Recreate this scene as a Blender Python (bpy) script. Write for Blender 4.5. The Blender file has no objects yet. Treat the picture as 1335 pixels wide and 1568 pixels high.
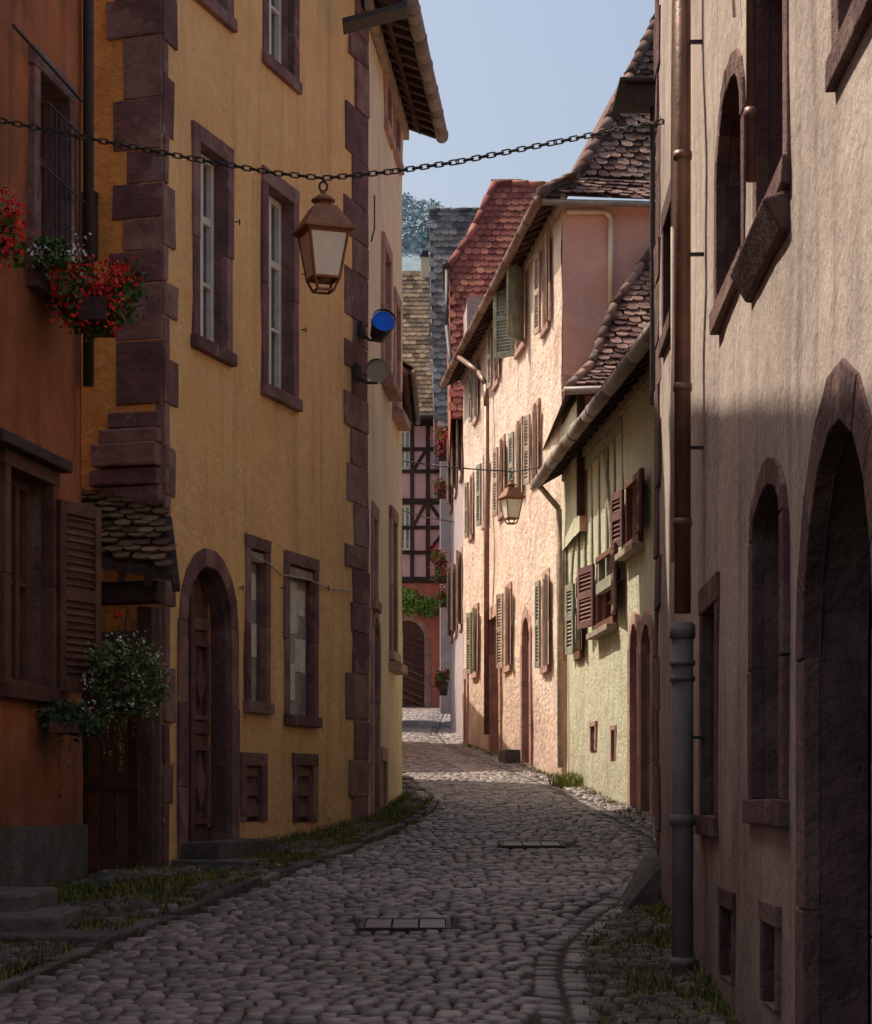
import bpy, math, random
from mathutils import Vector, noise
random.seed(7)
R_=random.random
def rr(a,b): return a+(b-a)*random.random()
F=3300.0; CX=667.5; HY=1220.0; CZ=1.6; SL=.062
def gz(y): return SL*y
def P3(px,py,d): return Vector(((px-CX)/F*d, d, CZ+(HY-py)/F*d))
V=Vector; UP=V((0,0,1))
scene=bpy.context.scene
# ---------------------------------------------------------------- materials
MATS={}
def mat(name,base,var=.2,scale=2.0,rough=.9,bump=.3,bscale=25,dirt=None,dirtamt=0,streak=0,ground=0,island=0,metal=0,spec=.3,chip=None,chipamt=0,bdist=.02,trans=0):
    m=bpy.data.materials.new(name); m.use_nodes=True
    nt=m.node_tree; N=nt.nodes; L=nt.links; bs=N['Principled BSDF']
    bs.inputs['Roughness'].default_value=rough; bs.inputs['Metallic'].default_value=metal
    bs.inputs['Specular IOR Level'].default_value=spec
    if trans: bs.inputs['Transmission Weight'].default_value=trans
    tc=N.new('ShaderNodeTexCoord'); co=tc.outputs['Object']
    def nz(sc,det=6,rg=.6,vec=None,mp=None):
        n=N.new('ShaderNodeTexNoise'); n.inputs['Scale'].default_value=sc; n.inputs['Detail'].default_value=min(det,4); n.inputs['Roughness'].default_value=rg
        v=vec or co
        if mp:
            q=N.new('ShaderNodeMapping'); q.inputs['Scale'].default_value=mp; L.new(v,q.inputs['Vector']); v=q.outputs[0]
        L.new(v,n.inputs['Vector']); return n.outputs['Fac']
    def rng(x,a,b,c,d):
        r=N.new('ShaderNodeMapRange'); r.inputs[1].default_value=a; r.inputs[2].default_value=b; r.inputs[3].default_value=c; r.inputs[4].default_value=d
        L.new(x,r.inputs[0]); return r.outputs[0]
    def mth(op,a,b):
        r=N.new('ShaderNodeMath'); r.operation=op
        for i,k in enumerate((a,b)):
            if isinstance(k,(int,float)): r.inputs[i].default_value=k
            else: L.new(k,r.inputs[i])
        return r.outputs[0]
    def mix(f,a,b):
        r=N.new('ShaderNodeMix'); r.data_type='RGBA'
        if isinstance(f,(int,float)): r.inputs[0].default_value=f
        else: L.new(f,r.inputs[0])
        for i,k in ((6,a),(7,b)):
            if isinstance(k,tuple): r.inputs[i].default_value=(*k[:3],1)
            else: L.new(k,r.inputs[i])
        return r.outputs[2]
    lo=tuple(c*(1-var) for c in base); hi=tuple(min(1,c*(1+var)) for c in base)
    col=mix(rng(nz(scale),.3,.7,0,1),lo,hi)
    if island:
        g=N.new('ShaderNodeNewGeometry'); rv=rng(g.outputs['Random Per Island'],0,1,1-island,1+island)
        h=N.new('ShaderNodeHueSaturation'); L.new(col,h.inputs['Color']); L.new(rv,h.inputs['Value'])
        L.new(rng(g.outputs['Random Per Island'],0,1,.487,.515),h.inputs['Hue']); col=h.outputs[0]
    D=dirt or tuple(c*.35 for c in base)
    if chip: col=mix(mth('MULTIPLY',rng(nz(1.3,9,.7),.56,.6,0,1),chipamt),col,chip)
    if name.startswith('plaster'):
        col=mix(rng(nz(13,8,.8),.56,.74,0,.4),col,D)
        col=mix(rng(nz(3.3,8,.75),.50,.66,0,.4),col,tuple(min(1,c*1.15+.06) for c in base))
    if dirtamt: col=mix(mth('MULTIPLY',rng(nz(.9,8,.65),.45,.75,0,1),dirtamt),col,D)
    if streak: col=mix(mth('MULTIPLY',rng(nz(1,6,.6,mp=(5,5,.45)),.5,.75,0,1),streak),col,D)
    if ground:
        sx=N.new('ShaderNodeSeparateXYZ'); L.new(co,sx.inputs[0])
        h=mth('SUBTRACT',sx.outputs[2],mth('MULTIPLY',sx.outputs[1],SL))
        gr=rng(mth('ADD',h,mth('MULTIPLY',nz(2.5,6),-1.6)),-1.0,.5,1,0)
        col=mix(mth('MULTIPLY',gr,ground),col,D)
    L.new(col,bs.inputs['Base Color'])
    if bump:
        b=N.new('ShaderNodeBump'); b.inputs['Strength'].default_value=bump; b.inputs['Distance'].default_value=bdist
        L.new(mth('ADD',nz(bscale,8,.65),mth('MULTIPLY',nz(bscale*.12,3),1.8)),b.inputs['Height']); L.new(b.outputs[0],bs.inputs['Normal'])
    MATS[name]=m; return m
mat('plaster_yellow',(.98,.565,.235),.09,1.2,bump=.6,bscale=13,dirt=(.42,.22,.13),dirtamt=.2,streak=.42,ground=.35,bdist=.045)
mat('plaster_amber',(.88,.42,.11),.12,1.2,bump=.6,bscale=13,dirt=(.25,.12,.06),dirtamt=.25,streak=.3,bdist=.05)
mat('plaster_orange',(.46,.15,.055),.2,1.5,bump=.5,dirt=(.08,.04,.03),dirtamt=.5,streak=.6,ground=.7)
mat('plaster_cream',(.90,.74,.50),.1,1.5,bump=.5,bscale=16,dirt=(.45,.3,.2),dirtamt=.25,streak=.3,ground=.4,bdist=.03)
mat('plaster_peach',(.84,.655,.52),.12,1.2,bump=.9,bscale=12,dirt=(.45,.27,.2),dirtamt=.45,streak=.45,ground=.6,chip=(.62,.38,.28),chipamt=.55,bdist=.06)
mat('plaster_pink',(.78,.43,.33),.14,1.0,bump=.6,dirt=(.48,.32,.28),dirtamt=.5,streak=.3,chip=(.80,.56,.46),chipamt=.6)
mat('plaster_green',(.66,.65,.47),.1,1.3,bump=.7,dirt=(.32,.27,.19),dirtamt=.35,streak=.4,ground=.5,chip=(.62,.48,.35),chipamt=.4,bdist=.04)
mat('plaster_grey',(.52,.425,.36),.15,1.3,bump=.45,bscale=18,dirt=(.15,.10,.09),dirtamt=.5,streak=.6,ground=.8,bdist=.03)
mat('plaster_mauve',(.45,.35,.35),.15,bump=.4,ground=.5,streak=.3)
mat('plaster_red',(.64,.20,.14),.15,bump=.4,ground=.3)
mat('infill_pink',(.74,.44,.44),.12,bump=.3)
mat('stone',(.25,.13,.12),.35,5,bump=.8,bscale=24,island=.35,dirt=(.09,.055,.05),dirtamt=.5,bdist=.03,chip=(.42,.30,.25),chipamt=.45)
mat('stone_dark',(.17,.095,.085),.35,5,bump=.8,bscale=24,island=.3,dirt=(.06,.04,.035),dirtamt=.5,bdist=.03,chip=(.28,.2,.16),chipamt=.4)
mat('stone_pink',(.46,.27,.23),.3,5,bump=.6,island=.25,dirt=(.25,.14,.12),dirtamt=.4)
mat('stone_grey',(.14,.12,.11),.35,6,bump=.8,island=.4,dirt=(.05,.055,.03),dirtamt=.5,bdist=.03)
mat('cobble',(.215,.175,.168),.35,9,rough=.46,bump=.5,bscale=45,island=.55,spec=.5,bdist=.01,dirt=(.09,.075,.06),dirtamt=.6)
mat('gutter_stone',(.17,.14,.138),.3,9,rough=.5,bump=.5,bscale=45,island=.4,spec=.5,bdist=.01)
mat('soil',(.065,.052,.038),.4,4,bump=.8,dirt=(.045,.05,.022),dirtamt=.6)
mat('tile_red',(.31,.11,.09),.25,3,bump=.4,island=.4,dirt=(.12,.06,.05),dirtamt=.4,spec=.1)
mat('tile_brown',(.17,.10,.085),.3,3,bump=.4,island=.55,dirt=(.06,.055,.04),dirtamt=.6,spec=.1)
mat('tile_slate',(.18,.165,.165),.25,3,bump=.3,island=.5,rough=.9,spec=.1)
mat('tile_ochre',(.27,.19,.13),.25,3,bump=.3,island=.55,dirt=(.08,.06,.05),dirtamt=.4,spec=.1)
mat('tile_moss',(.125,.075,.05),.3,5,bump=.5,island=.6,dirt=(.06,.06,.025),dirtamt=.6,spec=.05,rough=1)
mat('tile_old',(.19,.115,.10),.35,2,bump=.6,island=.7,dirt=(.07,.06,.04),dirtamt=.6,rough=1,spec=.05,chip=(.27,.21,.17),chipamt=.5)
mat('wood_dark',(.075,.042,.036),.35,6,rough=.7,bump=.5,bscale=40,island=.3)
mat('wood_brown',(.16,.072,.048),.3,6,rough=.7,bump=.5,bscale=40,island=.25)
mat('wood_old',(.40,.31,.235),.3,8,rough=.8,bump=.5,bscale=40,island=.3)
mat('wood_green',(.29,.29,.22),.3,8,rough=.8,bump=.4,bscale=40,island=.2)
mat('wood_purple',(.19,.095,.085),.3,8,rough=.75,bump=.4,bscale=40,island=.2)
mat('wood_white',(.82,.75,.64),.12,8,rough=.6,bump=.2,bscale=40)
mat('timber',(.06,.035,.028),.3,6,bump=.5,island=.2)
mat('glass',(.09,.095,.10),.5,2,rough=.07,bump=.1,bscale=4,spec=.8)
mat('pane_dusty',(.46,.42,.36),.4,6,rough=.45,bump=.15,bscale=8,dirt=(.16,.13,.12),dirtamt=.7,chip=(.74,.68,.58),chipamt=.8)
mat('paper',(.80,.74,.62),.15,9,rough=.8,bump=.1)
mat('curtain',(.46,.50,.54),.25,5,rough=.8,bump=.2)
mat('iron',(.045,.035,.032),.3,10,rough=.6,bump=.3,bscale=50,spec=.5)
mat('cast_iron',(.23,.195,.18),.2,6,rough=.6,bump=.3,bscale=50,spec=.4,dirt=(.12,.08,.07),dirtamt=.5)
mat('copper',(.22,.115,.08),.3,5,rough=.45,bump=.2,bscale=30,metal=.25,spec=.5,dirt=(.12,.07,.05),dirtamt=.4)
mat('lantern_copper',(.28,.12,.05),.3,9,rough=.5,bump=.2,bscale=40,metal=.3,spec=.5)
mat('zinc',(.30,.25,.22),.25,5,rough=.6,bump=.2,metal=.2,spec=.4,dirt=(.15,.1,.08),dirtamt=.6)
mat('lamp_glass',(.94,.85,.72),.06,9,rough=.3,bump=.1,spec=.5)
mat('sky_reflection_lens',(.005,.16,.95),.05,9,rough=.35,bump=0,spec=.3)  # bright blue base colour stands in for sky reflected in the lens
mat('clear_lens',(.45,.42,.36),.1,9,rough=.15,bump=0,spec=.8)
mat('leaf',(.085,.15,.035),.4,12,rough=.6,bump=0,island=.5)
mat('leaf_grey',(.18,.23,.085),.4,12,rough=.8,bump=0,island=.5,spec=.08)
mat('leaf_bright',(.18,.30,.06),.3,12,rough=.6,bump=0,island=.5)
mat('leaf_blue',(.09,.14,.07),.3,12,rough=.8,bump=0,island=.5,spec=.08)
mat('petal_red',(.78,.012,.025),.2,12,rough=.6,bump=0,island=.35)
mat('petal_white',(.80,.77,.72),.1,12,rough=.6,bump=0,island=.15)
mat('petal_pink',(.80,.12,.18),.2,12,rough=.6,bump=0,island=.3)
mat('pot_orange',(.80,.10,.03),.1,12,rough=.6,bump=.1)
mat('grass',(.17,.175,.05),.4,9,rough=.8,bump=0,island=.6,spec=.1)
mat('hill_haze',(.30,.37,.40),.15,.3,rough=1,bump=0,spec=0)  # blue-grey distance haze painted into the hillside colour
mat('forest_haze',(.36,.45,.49),.2,.25,rough=1,bump=0,spec=0,island=.15)  # leaf colour paled towards blue, aerial haze painted in
mat('rubber',(.55,.48,.4),.1,9)
# ---------------------------------------------------------------- mesh builder
class MB:
    def __init__(s,name,m,parent=None,smooth=False,bevel=0):
        s.n=name;s.m=m;s.p=parent;s.sm=smooth;s.bv=bevel;s.v=[];s.f=[]
    def add(s,vs,fs):
        n=len(s.v); s.v+=[tuple(v) for v in vs]; s.f+=[[i+n for i in f] for f in fs]
    def hexa(s,c): s.add(c,[(0,3,2,1),(4,5,6,7),(0,1,5,4),(1,2,6,5),(2,3,7,6),(3,0,4,7)])
    def box(s,o,a,b,c,j=0):
        o=V(o);a=V(a);b=V(b);c=V(c)
        q=[o,o+a,o+a+b,o+b,o+c,o+a+c,o+a+b+c,o+b+c]
        if j: q=[p+V((rr(-j,j),rr(-j,j),rr(-j,j))) for p in q]
        s.hexa(q)
    def ab(s,x0,x1,y0,y1,z0,z1,j=0): s.box((x0,y0,z0),(x1-x0,0,0),(0,y1-y0,0),(0,0,z1-z0),j)
    def cyl(s,p,q,r,r2=None,n=12,caps=True):
        p=V(p);q=V(q); r2=r if r2 is None else r2
        d=(q-p).normalized(); a=d.cross(UP)
        if a.length<1e-3: a=V((1,0,0))
        a.normalize(); b=d.cross(a)
        vs=[];fs=[]
        for c,ra in ((p,r),(q,r2)):
            for i in range(n):
                t=2*math.pi*(i+.5)/n; vs.append(c+a*math.cos(t)*ra+b*math.sin(t)*ra)
        for i in range(n): fs.append((i,(i+1)%n,n+(i+1)%n,n+i))
        if caps: fs+=[tuple(range(n))[::-1],tuple(range(n,2*n))]
        s.add(vs,fs)
    def tube(s,pts,r,n=10):
        for i in range(len(pts)-1): s.cyl(pts[i],pts[i+1],r,n=n)
    def done(s):
        if not s.v: return None
        me=bpy.data.meshes.new(s.n); me.from_pydata(s.v,[],s.f); me.update()
        if s.sm: me.polygons.foreach_set('use_smooth',[True]*len(me.polygons))
        me.materials.append(MATS[s.m]); o=bpy.data.objects.new(s.n,me); scene.collection.objects.link(o)
        if s.p: o.parent=s.p
        if s.bv:
            b=o.modifiers.new('bevel','BEVEL'); b.width=s.bv; b.segments=2; b.limit_method='ANGLE'; b.angle_limit=.6
        return o
class Bld:
    def __init__(s,name):
        s.e=bpy.data.objects.new(name,None); scene.collection.objects.link(s.e); s.m={}
    def mb(s,part,m,smooth=False,bevel=0):
        k=(part,m)
        if k not in s.m: s.m[k]=MB(part,m,s.e,smooth,bevel)
        return s.m[k]
    def done(s):
        for k in s.m.values(): k.done()
class Wall:
    def __init__(s,a,b,toward,wob=.014):
        s.a=V((a[0],a[1],0)); s.b=V((b[0],b[1],0)); s.len=(s.b-s.a).length
        s.t=(s.b-s.a).normalized(); n=V((s.t.y,-s.t.x,0))
        if n.dot(V((toward[0],toward[1],0))-s.a)<0: n=-n
        s.n=n; s.w=wob; s.seed=rr(0,50)
    def pt(s,q,z,o=0): return s.a+s.t*q+s.n*o+V((0,0,z))
    def wo(s,q,z): return s.w*noise.noise(V((q*.8,z*.8,s.seed)))*1.6+ s.w*.7*noise.noise(V((q*2.3,z*2.3,s.seed+9)))
    def wpt(s,q,z): return s.pt(q,z,s.wo(q,z))
    def hit(s,px,o=0):
        u=(px-CX)/F; A=s.a+s.n*o
        q=(u*A.y-A.x)/(s.t.x-u*s.t.y); return q, A.y+s.t.y*q
    def z(s,px,py):
        q,d=s.hit(px); return CZ+(HY-py)/F*d
    def g(s,q): return gz((s.a+s.t*q).y)
class Op: pass
def op(W,x0,x1,yt,yb,arch=0):
    o=Op(); q0,_=W.hit(x0); q1,_=W.hit(x1); c=(x0+x1)/2
    o.s0,o.s1=sorted((q0,q1)); o.z1=W.z(c,yt); o.z0=W.z(c,yb) if yb is not None else W.g((q0+q1)/2)-.05
    o.arch=arch; o.rise=(o.s1-o.s0)/2*arch
    return o
def arcpts(o,n=14,e=0):
    c=(o.s0+o.s1)/2; hw=(o.s1-o.s0)/2+e; zs=o.z1-o.rise
    return [(c+hw*math.cos(math.pi*i/n), zs+(o.rise+e)*math.sin(math.pi*i/n)) for i in range(n+1)]
def facade(B,W,s0,s1,z0,z1,ops,m,reveal=.18,revm=None,step=.3,part='walls'):
    mb=B.mb(part,m,True)
    def brk(a,b,xs):
        xs=sorted({a,b}|{x for x in xs if a<x<b}); out=[]
        for i in range(len(xs)-1):
            k=max(1,int((xs[i+1]-xs[i])/step)); out+=[xs[i]+(xs[i+1]-xs[i])*j/k for j in range(k)]
        return out+[xs[-1]]
    S=brk(s0,s1,[o.s0 for o in ops]+[o.s1 for o in ops]); Z=brk(z0,z1,[o.z0 for o in ops]+[o.z1 for o in ops])
    vs=[];fs=[];nz=len(Z)
    for q in S:
        for z in Z: vs.append(W.wpt(q,z))
    for i in range(len(S)-1):
        for j in range(nz-1):
            cs=(S[i]+S[i+1])/2; cz=(Z[j]+Z[j+1])/2
            if any(o.s0<cs<o.s1 and o.z0<cz<o.z1 for o in ops): continue
            fs.append((i*nz+j,(i+1)*nz+j,(i+1)*nz+j+1,i*nz+j+1))
    mb.add(vs,fs)
    rv=B.mb('reveals',revm or m)
    for o in ops:
        if o.arch:
            A=arcpts(o); n=len(A)//2
            for i in range(len(A)-1):
                cor=(o.s1,o.z1) if i<n else (o.s0,o.z1)
                mb.add([W.wpt(*A[i]),W.wpt(*A[i+1]),W.wpt(*cor)],[(0,1,2)])
                rv.add([W.pt(*A[i],.01),W.pt(*A[i+1],.01),W.pt(*A[i+1],-reveal),W.pt(*A[i],-reveal)],[(0,1,2,3)])
        zt=o.z1-o.rise
        segs=[((o.s0,o.z0),(o.s0,zt)),((o.s1,o.z0),(o.s1,zt)),((o.s0,o.z0),(o.s1,o.z0))]
        if not o.arch: segs.append(((o.s0,o.z1),(o.s1,o.z1)))
        for p,q in segs: rv.add([W.pt(*p,.01),W.pt(*q,.01),W.pt(*q,-reveal),W.pt(*p,-reveal)],[(0,1,2,3)])
def wbox(mb,W,s0,s1,z0,z1,o0,o1,j=0): mb.box(W.pt(s0,z0,o0),W.t*(s1-s0),W.n*(o1-o0),V((0,0,z1-z0)),j)
def prism(mb,W,pts,o0,o1):
    n=len(pts); vs=[W.pt(a,b,o0) for a,b in pts]+[W.pt(a,b,o1) for a,b in pts]
    mb.add(vs,[tuple(range(n)),tuple(range(n,2*n))]+[(i,(i+1)%n,n+(i+1)%n,n+i) for i in range(n)])
def surround(B,W,o,m='stone',sw=.11,pr=.024,sill=True,base=False,sp=.03):
    mb=B.mb('stone_surrounds',m,bevel=.006)
    zt=o.z1-o.rise; h=zt-o.z0; k=max(1,round(h/.7))
    for sa,sb in ((o.s0-sw,o.s0+.004),(o.s1-.004,o.s1+sw)):
        for i in range(k):
            e=rr(0,.03); a,b=(sa-e,sb) if sa<o.s0-.01 else (sa,sb+e)
            wbox(mb,W,a,b,o.z0+h*i/k+.002,o.z0+h*(i+1)/k-.002,-.04,pr+rr(-.003,.003),.002)
    if o.arch:
        n=9
        A=arcpts(o,n); Bp=arcpts(o,n,sw)
        for i in range(n): prism(mb,W,[A[i],Bp[i],Bp[i+1],A[i+1]],-.04,pr+rr(-.004,.004))
    else: wbox(mb,W,o.s0-sw-.02,o.s1+sw+.02,o.z1-.002,o.z1+sw*1.2,-.04,pr+.004,.003)
    if sill: wbox(mb,W,o.s0-sw-.03,o.s1+sw+.03,o.z0-.1,o.z0+.002,-.04,pr+sp,.004)
def sash(B,W,o,nx=2,nz=3,dep=.14,fm='wood_white',gm='glass',part='window_frames'):
    f=B.mb(part,fm,bevel=.004); g=B.mb('window_panes',gm)
    wbox(g,W,o.s0-.02,o.s1+.02,o.z0-.02,o.z1+.02,-dep-.05,-dep-.03)
    w=.055
    wbox(f,W,o.s0,o.s0+w,o.z0,o.z1,-dep-.03,-dep+.02); wbox(f,W,o.s1-w,o.s1,o.z0,o.z1,-dep-.03,-dep+.02)
    wbox(f,W,o.s0+w,o.s1-w,o.z0,o.z0+w,-dep-.03,-dep+.02); wbox(f,W,o.s0+w,o.s1-w,o.z1-w,o.z1,-dep-.03,-dep+.02)
    for i in range(1,nx):
        c=o.s0+(o.s1-o.s0)*i/nx; wbox(f,W,c-.04,c+.04,o.z0+w,o.z1-w,-dep-.03,-dep+.03)
    for i in range(1,nz):
        c=o.z0+(o.z1-o.z0)*i/nz
        for k in range(nx):
            a=o.s0+(o.s1-o.s0)*k/nx+.045; b=o.s0+(o.s1-o.s0)*(k+1)/nx-.045
            h=.03 if i==2 else .015
            wbox(f,W,a,b,c-h,c+h,-dep-.03,-dep+.015)
def door(B,W,o,m='wood_dark',dep=.17,pw=.14,rails=True):
    d=B.mb('door_planks',m,bevel=.004)
    n=max(1,round((o.s1-o.s0)/pw)); w=(o.s1-o.s0)/n
    wbox(B.mb('door_backing',m),W,o.s0,o.s1,o.z0,o.z1,-dep-.06,-dep-.03)
    for i in range(n): wbox(d,W,o.s0+i*w+.004,o.s0+(i+1)*w-.004,o.z0+.02,o.z1,-dep-.03,-dep+rr(0,.008))
    if rails:
        for t in (.08,.45,.8):
            z=o.z0+(o.z1-o.z0)*t; wbox(d,W,o.s0+.02,o.s1-.02,z,z+.1,-dep+.008,-dep+.03)
def shutter(B,W,sh,dr,w,z0,z1,ang=8,m='wood_green',off=.04,louvre=True):
    mb=B.mb('shutters',m,bevel=.003)
    a=math.radians(ang); e=W.t*dr*math.cos(a)+W.n*math.sin(a); f=-W.t*dr*math.sin(a)+W.n*math.cos(a)
    O=W.pt(sh,z0,off); H=z1-z0; st=min(.07,w*.2)
    mb.box(O,e*st,f*.035,UP*H); mb.box(O+e*(w-st),e*st,f*.035,UP*H)
    for z in (0,H*.48,H-.09): mb.box(O+e*st+UP*z,e*(w-2*st),f*.034,UP*.09)
    if louvre:
        n=int(H/.05)
        for i in range(1,n):
            z=i*H/n; mb.box(O+e*st+UP*z+f*.006,e*(w-2*st),f*.022-UP*.022,UP*.01)
        mb.box(O+e*st+f*.001+UP*.02,e*(w-2*st),f*.006,UP*(H-.04))
    else: mb.box(O+e*st+f*.008,e*(w-2*st),f*.016,UP*H)
def body(B,W,s0,s1,z0,z1,D,m,pitch=50,over=.3,rm='tile_brown',roof=True,side0=True):
    mb=B.mb('walls_rear',m)
    A=W.pt(s0,0);C=W.pt(s1,0);A2=W.pt(s0,0,-D);C2=W.pt(s1,0,-D)
    def q(p,r,za,zb): mb.add([p+UP*za,r+UP*za,r+UP*zb,p+UP*zb],[(0,1,2,3)])
    if side0: q(A,A2,z0,z1)
    q(C,C2,z0,z1); q(A2,C2,z0,z1)
    mb.add([A+UP*z1,C+UP*z1,C2+UP*z1,A2+UP*z1],[(0,1,2,3)])
    if roof:
        r=B.mb('roof',rm); h=D/2*math.tan(math.radians(pitch)); dz=over*math.tan(math.radians(pitch))*.5
        r0=W.pt(s0-.1,z1+.12+h,-D/2); r1=W.pt(s1+.1,z1+.12+h,-D/2)
        for oo in (over,-D-over):
            e0=W.pt(s0-.1,z1+.12-dz,oo); e1=W.pt(s1+.1,z1+.12-dz,oo)
            r.hexa([e0,e1,r1,r0,e0+UP*.1,e1+UP*.1,r1+UP*.1,r0+UP*.1])
        for s in (s0,s1): mb.add([W.pt(s,z1,0),W.pt(s,z1,-D),W.pt(s,z1+h,-D/2)],[(0,1,2)])
def eave(B,W,s0,s1,z,over=.35,drop=.18,gm='copper',gr=.065,sp=.42,soff='wood_dark',tile='tile_brown'):
    rf=B.mb('rafters',soff); n=max(2,int((s1-s0)/sp))
    for i in range(n+1):
        s=s0+.06+(s1-s0-.12)*i/n
        rf.box(W.pt(s-.045,z-.02,0),W.t*.09,W.n*(over-.04)-UP*drop,UP*.11)
    rf.box(W.pt(s0,z+.095,-.1),W.t*(s1-s0),W.n*(over+.1)-UP*(drop+.05),UP*.025)
    wbox(B.mb('cornice_board','wood_old'),W,s0,s1,z-.16,z-.02,0,.07)
    g=B.mb('gutter',gm,True)
    pts=[W.pt(s0-.05+(s1-s0+.1)*i/8,z+.03-drop+.012*math.sin(i*1.3),over+.03) for i in range(9)]
    for i in range(8): g.cyl(pts[i],pts[i+1],gr,n=12)
    for i in range(int((s1-s0)/.8)+1):
        s=s0+.2+.8*i
        if s<s1: g.cyl(W.pt(s,z+.03-drop,over+.03),W.pt(s+.03,z+.03-drop,over+.03),gr+.008,n=12)
    t=B.mb('eave_tiles',tile)
    n=int((s1-s0)/.17)
    for i in range(n):
        s=s0+i*(s1-s0)/n
        t.box(W.pt(s+.004,z+.13-drop+rr(0,.012),over+.03),W.t*((s1-s0)/n-.008),-W.n*.6+UP*.6*drop/over*1.3,UP*.03)
def inpoly(u,v,P):
    c=False;n=len(P)
    for i in range(n):
        a=P[i];b=P[i-1]
        if (a[1]>v)!=(b[1]>v) and u<(b[0]-a[0])*(v-a[1])/(b[1]-a[1])+a[0]: c=not c
    return c
def tiles(B,pts,m,udir=None,w=.18,h=.16,part='roof_tiles',jit=.008,under=True,mess=0):
    pts=[V(p) for p in pts]; O=pts[0]
    n=V((0,0,0))
    for i in range(1,len(pts)-1): n+= (pts[i]-O).cross(pts[i+1]-O)
    n.normalize()
    if n.dot(V((0,0,CZ))-O)<0: n=-n
    u=V(udir).normalized() if udir else n.cross(UP).normalized()
    u=(u-n*u.dot(n)).normalized(); v=n.cross(u)
    if v.z<0: v=-v
    P=[((p-O).dot(u),(p-O).dot(v)) for p in pts]
    us=[p[0] for p in P]; vs=[p[1] for p in P]
    if under: B.mb('roof_deck',m).add([p-n*.03 for p in pts],[tuple(range(len(pts)))])
    mb=B.mb(part,m)
    r=0; vv=min(vs)
    while vv<max(vs):
        uu=min(us)-w+(w/2 if r%2 else 0)
        while uu<max(us)+w:
            cu=uu+w/2
            if inpoly(cu,vv+h/2,P):
                ju=rr(-jit,jit)*(1+mess); jv=rr(-jit,jit)*(1+2*mess); a=w*.48; L=h*1.35; lift=.022+rr(0,.008)*(1+mess)
                sag=.02*mess*noise.noise(V((cu*1.1,vv*1.1,5)))
                o=O+u*(cu+ju)+v*(vv+jv)+n*sag
                top=[o+u*(-a)+v*(h*.22)+n*lift,o+u*(-a*.45)+n*lift,o+u*(a*.45)+n*lift,o+u*a+v*(h*.22)+n*lift,o+u*a+v*L+n*.002,o-u*a+v*L+n*.002]
                bot=[p-n*.018 for p in top[:4]]
                mb.add(top+bot,[(0,1,2,3,4,5),(0,6,7,1),(1,7,8,2),(2,8,9,3)])
            uu+=w
        vv+=h; r+=1
def ridge(B,p,q,r=.09,m='tile_brown',L=.32):
    mb=B.mb('ridge_tiles',m,True); p=V(p);q=V(q); n=max(1,int((q-p).length/L)); d=(q-p)/n
    for i in range(n): mb.cyl(p+d*i+V((rr(-.01,.01),0,rr(-.01,.01))),p+d*(i+1.08)+UP*.0,r*1.08,r*.88,n=12)
def quoins(B,W,sfix,dr,z0,z1,m='stone',w0=.28,w1=.42,h=.34,pr=.014,part='quoins'):
    mb=B.mb(part,m,bevel=.010); z=z0;i=0
    while z<z1:
        hh=h*rr(.65,1.4); w=(w0 if i%2 else w1)*rr(.82,1.18); a,b=sorted((sfix,sfix+dr*w))
        # stones follow the undulation of the old wall
        top=max(W.wo(a,z),W.wo(b,z),W.wo(a,z+hh),W.wo(b,z+hh),W.wo((a+b)/2,z+hh/2))
        wbox(mb,W,a,b,z+.003,z+hh-.003,-.06,top+pr+rr(-.004,.008),.007); z+=hh;i+=1

# ================================================================ GROUND / ROAD
g=MB('ground','soil')
ys=[-60,0,10,20,30,40,50,60,70,84,100,400]; xs=[-300,-40,-10,-4,0,4,10,40,300]
gzz=lambda y: gz(min(y,100))+(.02*(y-100) if y>100 else 0)
for y in ys:
    for x in xs: g.v.append((x,y,gzz(y)-.02))
n=len(xs)
for i in range(len(ys)-1):
    for j in range(n-1): g.f.append((i*n+j,i*n+j+1,(i+1)*n+j+1,(i+1)*n+j))
g.done()
def interp(T,y):
    if y<=T[0][1]: return T[0][0]
    for (x0,y0),(x1,y1) in zip(T,T[1:]):
        if y<=y1: return x0+(x1-x0)*(y-y0)/(y1-y0)
    return T[-1][0]
LC=[(-2.45,6),(-2.2,10),(-1.84,12.4),(-1.46,14.7),(-.85,17.9),(-.35,21),(-.06,23.5),(-.05,25),(-.3,28),(-.7,34),(-.85,45),(-1.3,60),(-1.6,84)]
RC=[(.60,4),(.60,9.5),(.64,11.2),(.74,12.3),(.98,13.5),(1.35,15),(1.85,17.5),(2.0,20),(1.83,23),(1.38,29.5),(.75,36),(.25,42),(.02,50),(.1,56),(.3,70),(.5,84)]
LW=[(-4.4,3),(-2.6,15.8),(-2.1,16.4),(-.674,21.2),(-.39,25),(-1.4,25.2),(-1.5,45),(-1.3,52),(-1.0,60),(-2.2,61),(-2.5,84)]
RW=[(1.13,3),(1.5,14.65),(2.8,14.8),(2.27,22.5),(1.8,29.7),(.6,43),(.37,53),(.9,54),(1.0,84)]
def dist_poly(T,x,y):
    return x-interp(T,y)
def surf(x,y):
    z=gz(y); dl=dist_poly(LC,x,y)
    if dl<0: z+=.05
    dr=dist_poly(RC,x,y)
    z-=.02*math.exp(-(dr/.25)**2)
    z+=.018*noise.noise(V((x*.9,y*.5,3)))
    return z
road=MB('cobblestone_road','cobble',smooth=True)
side_=MB('pavement_setts','stone_grey',smooth=True)
OCT=((-.5,-.36),(-.38,-.5),(.38,-.5),(.5,-.36),(.5,.36),(.38,.5),(-.38,.5),(-.5,.36))
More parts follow.
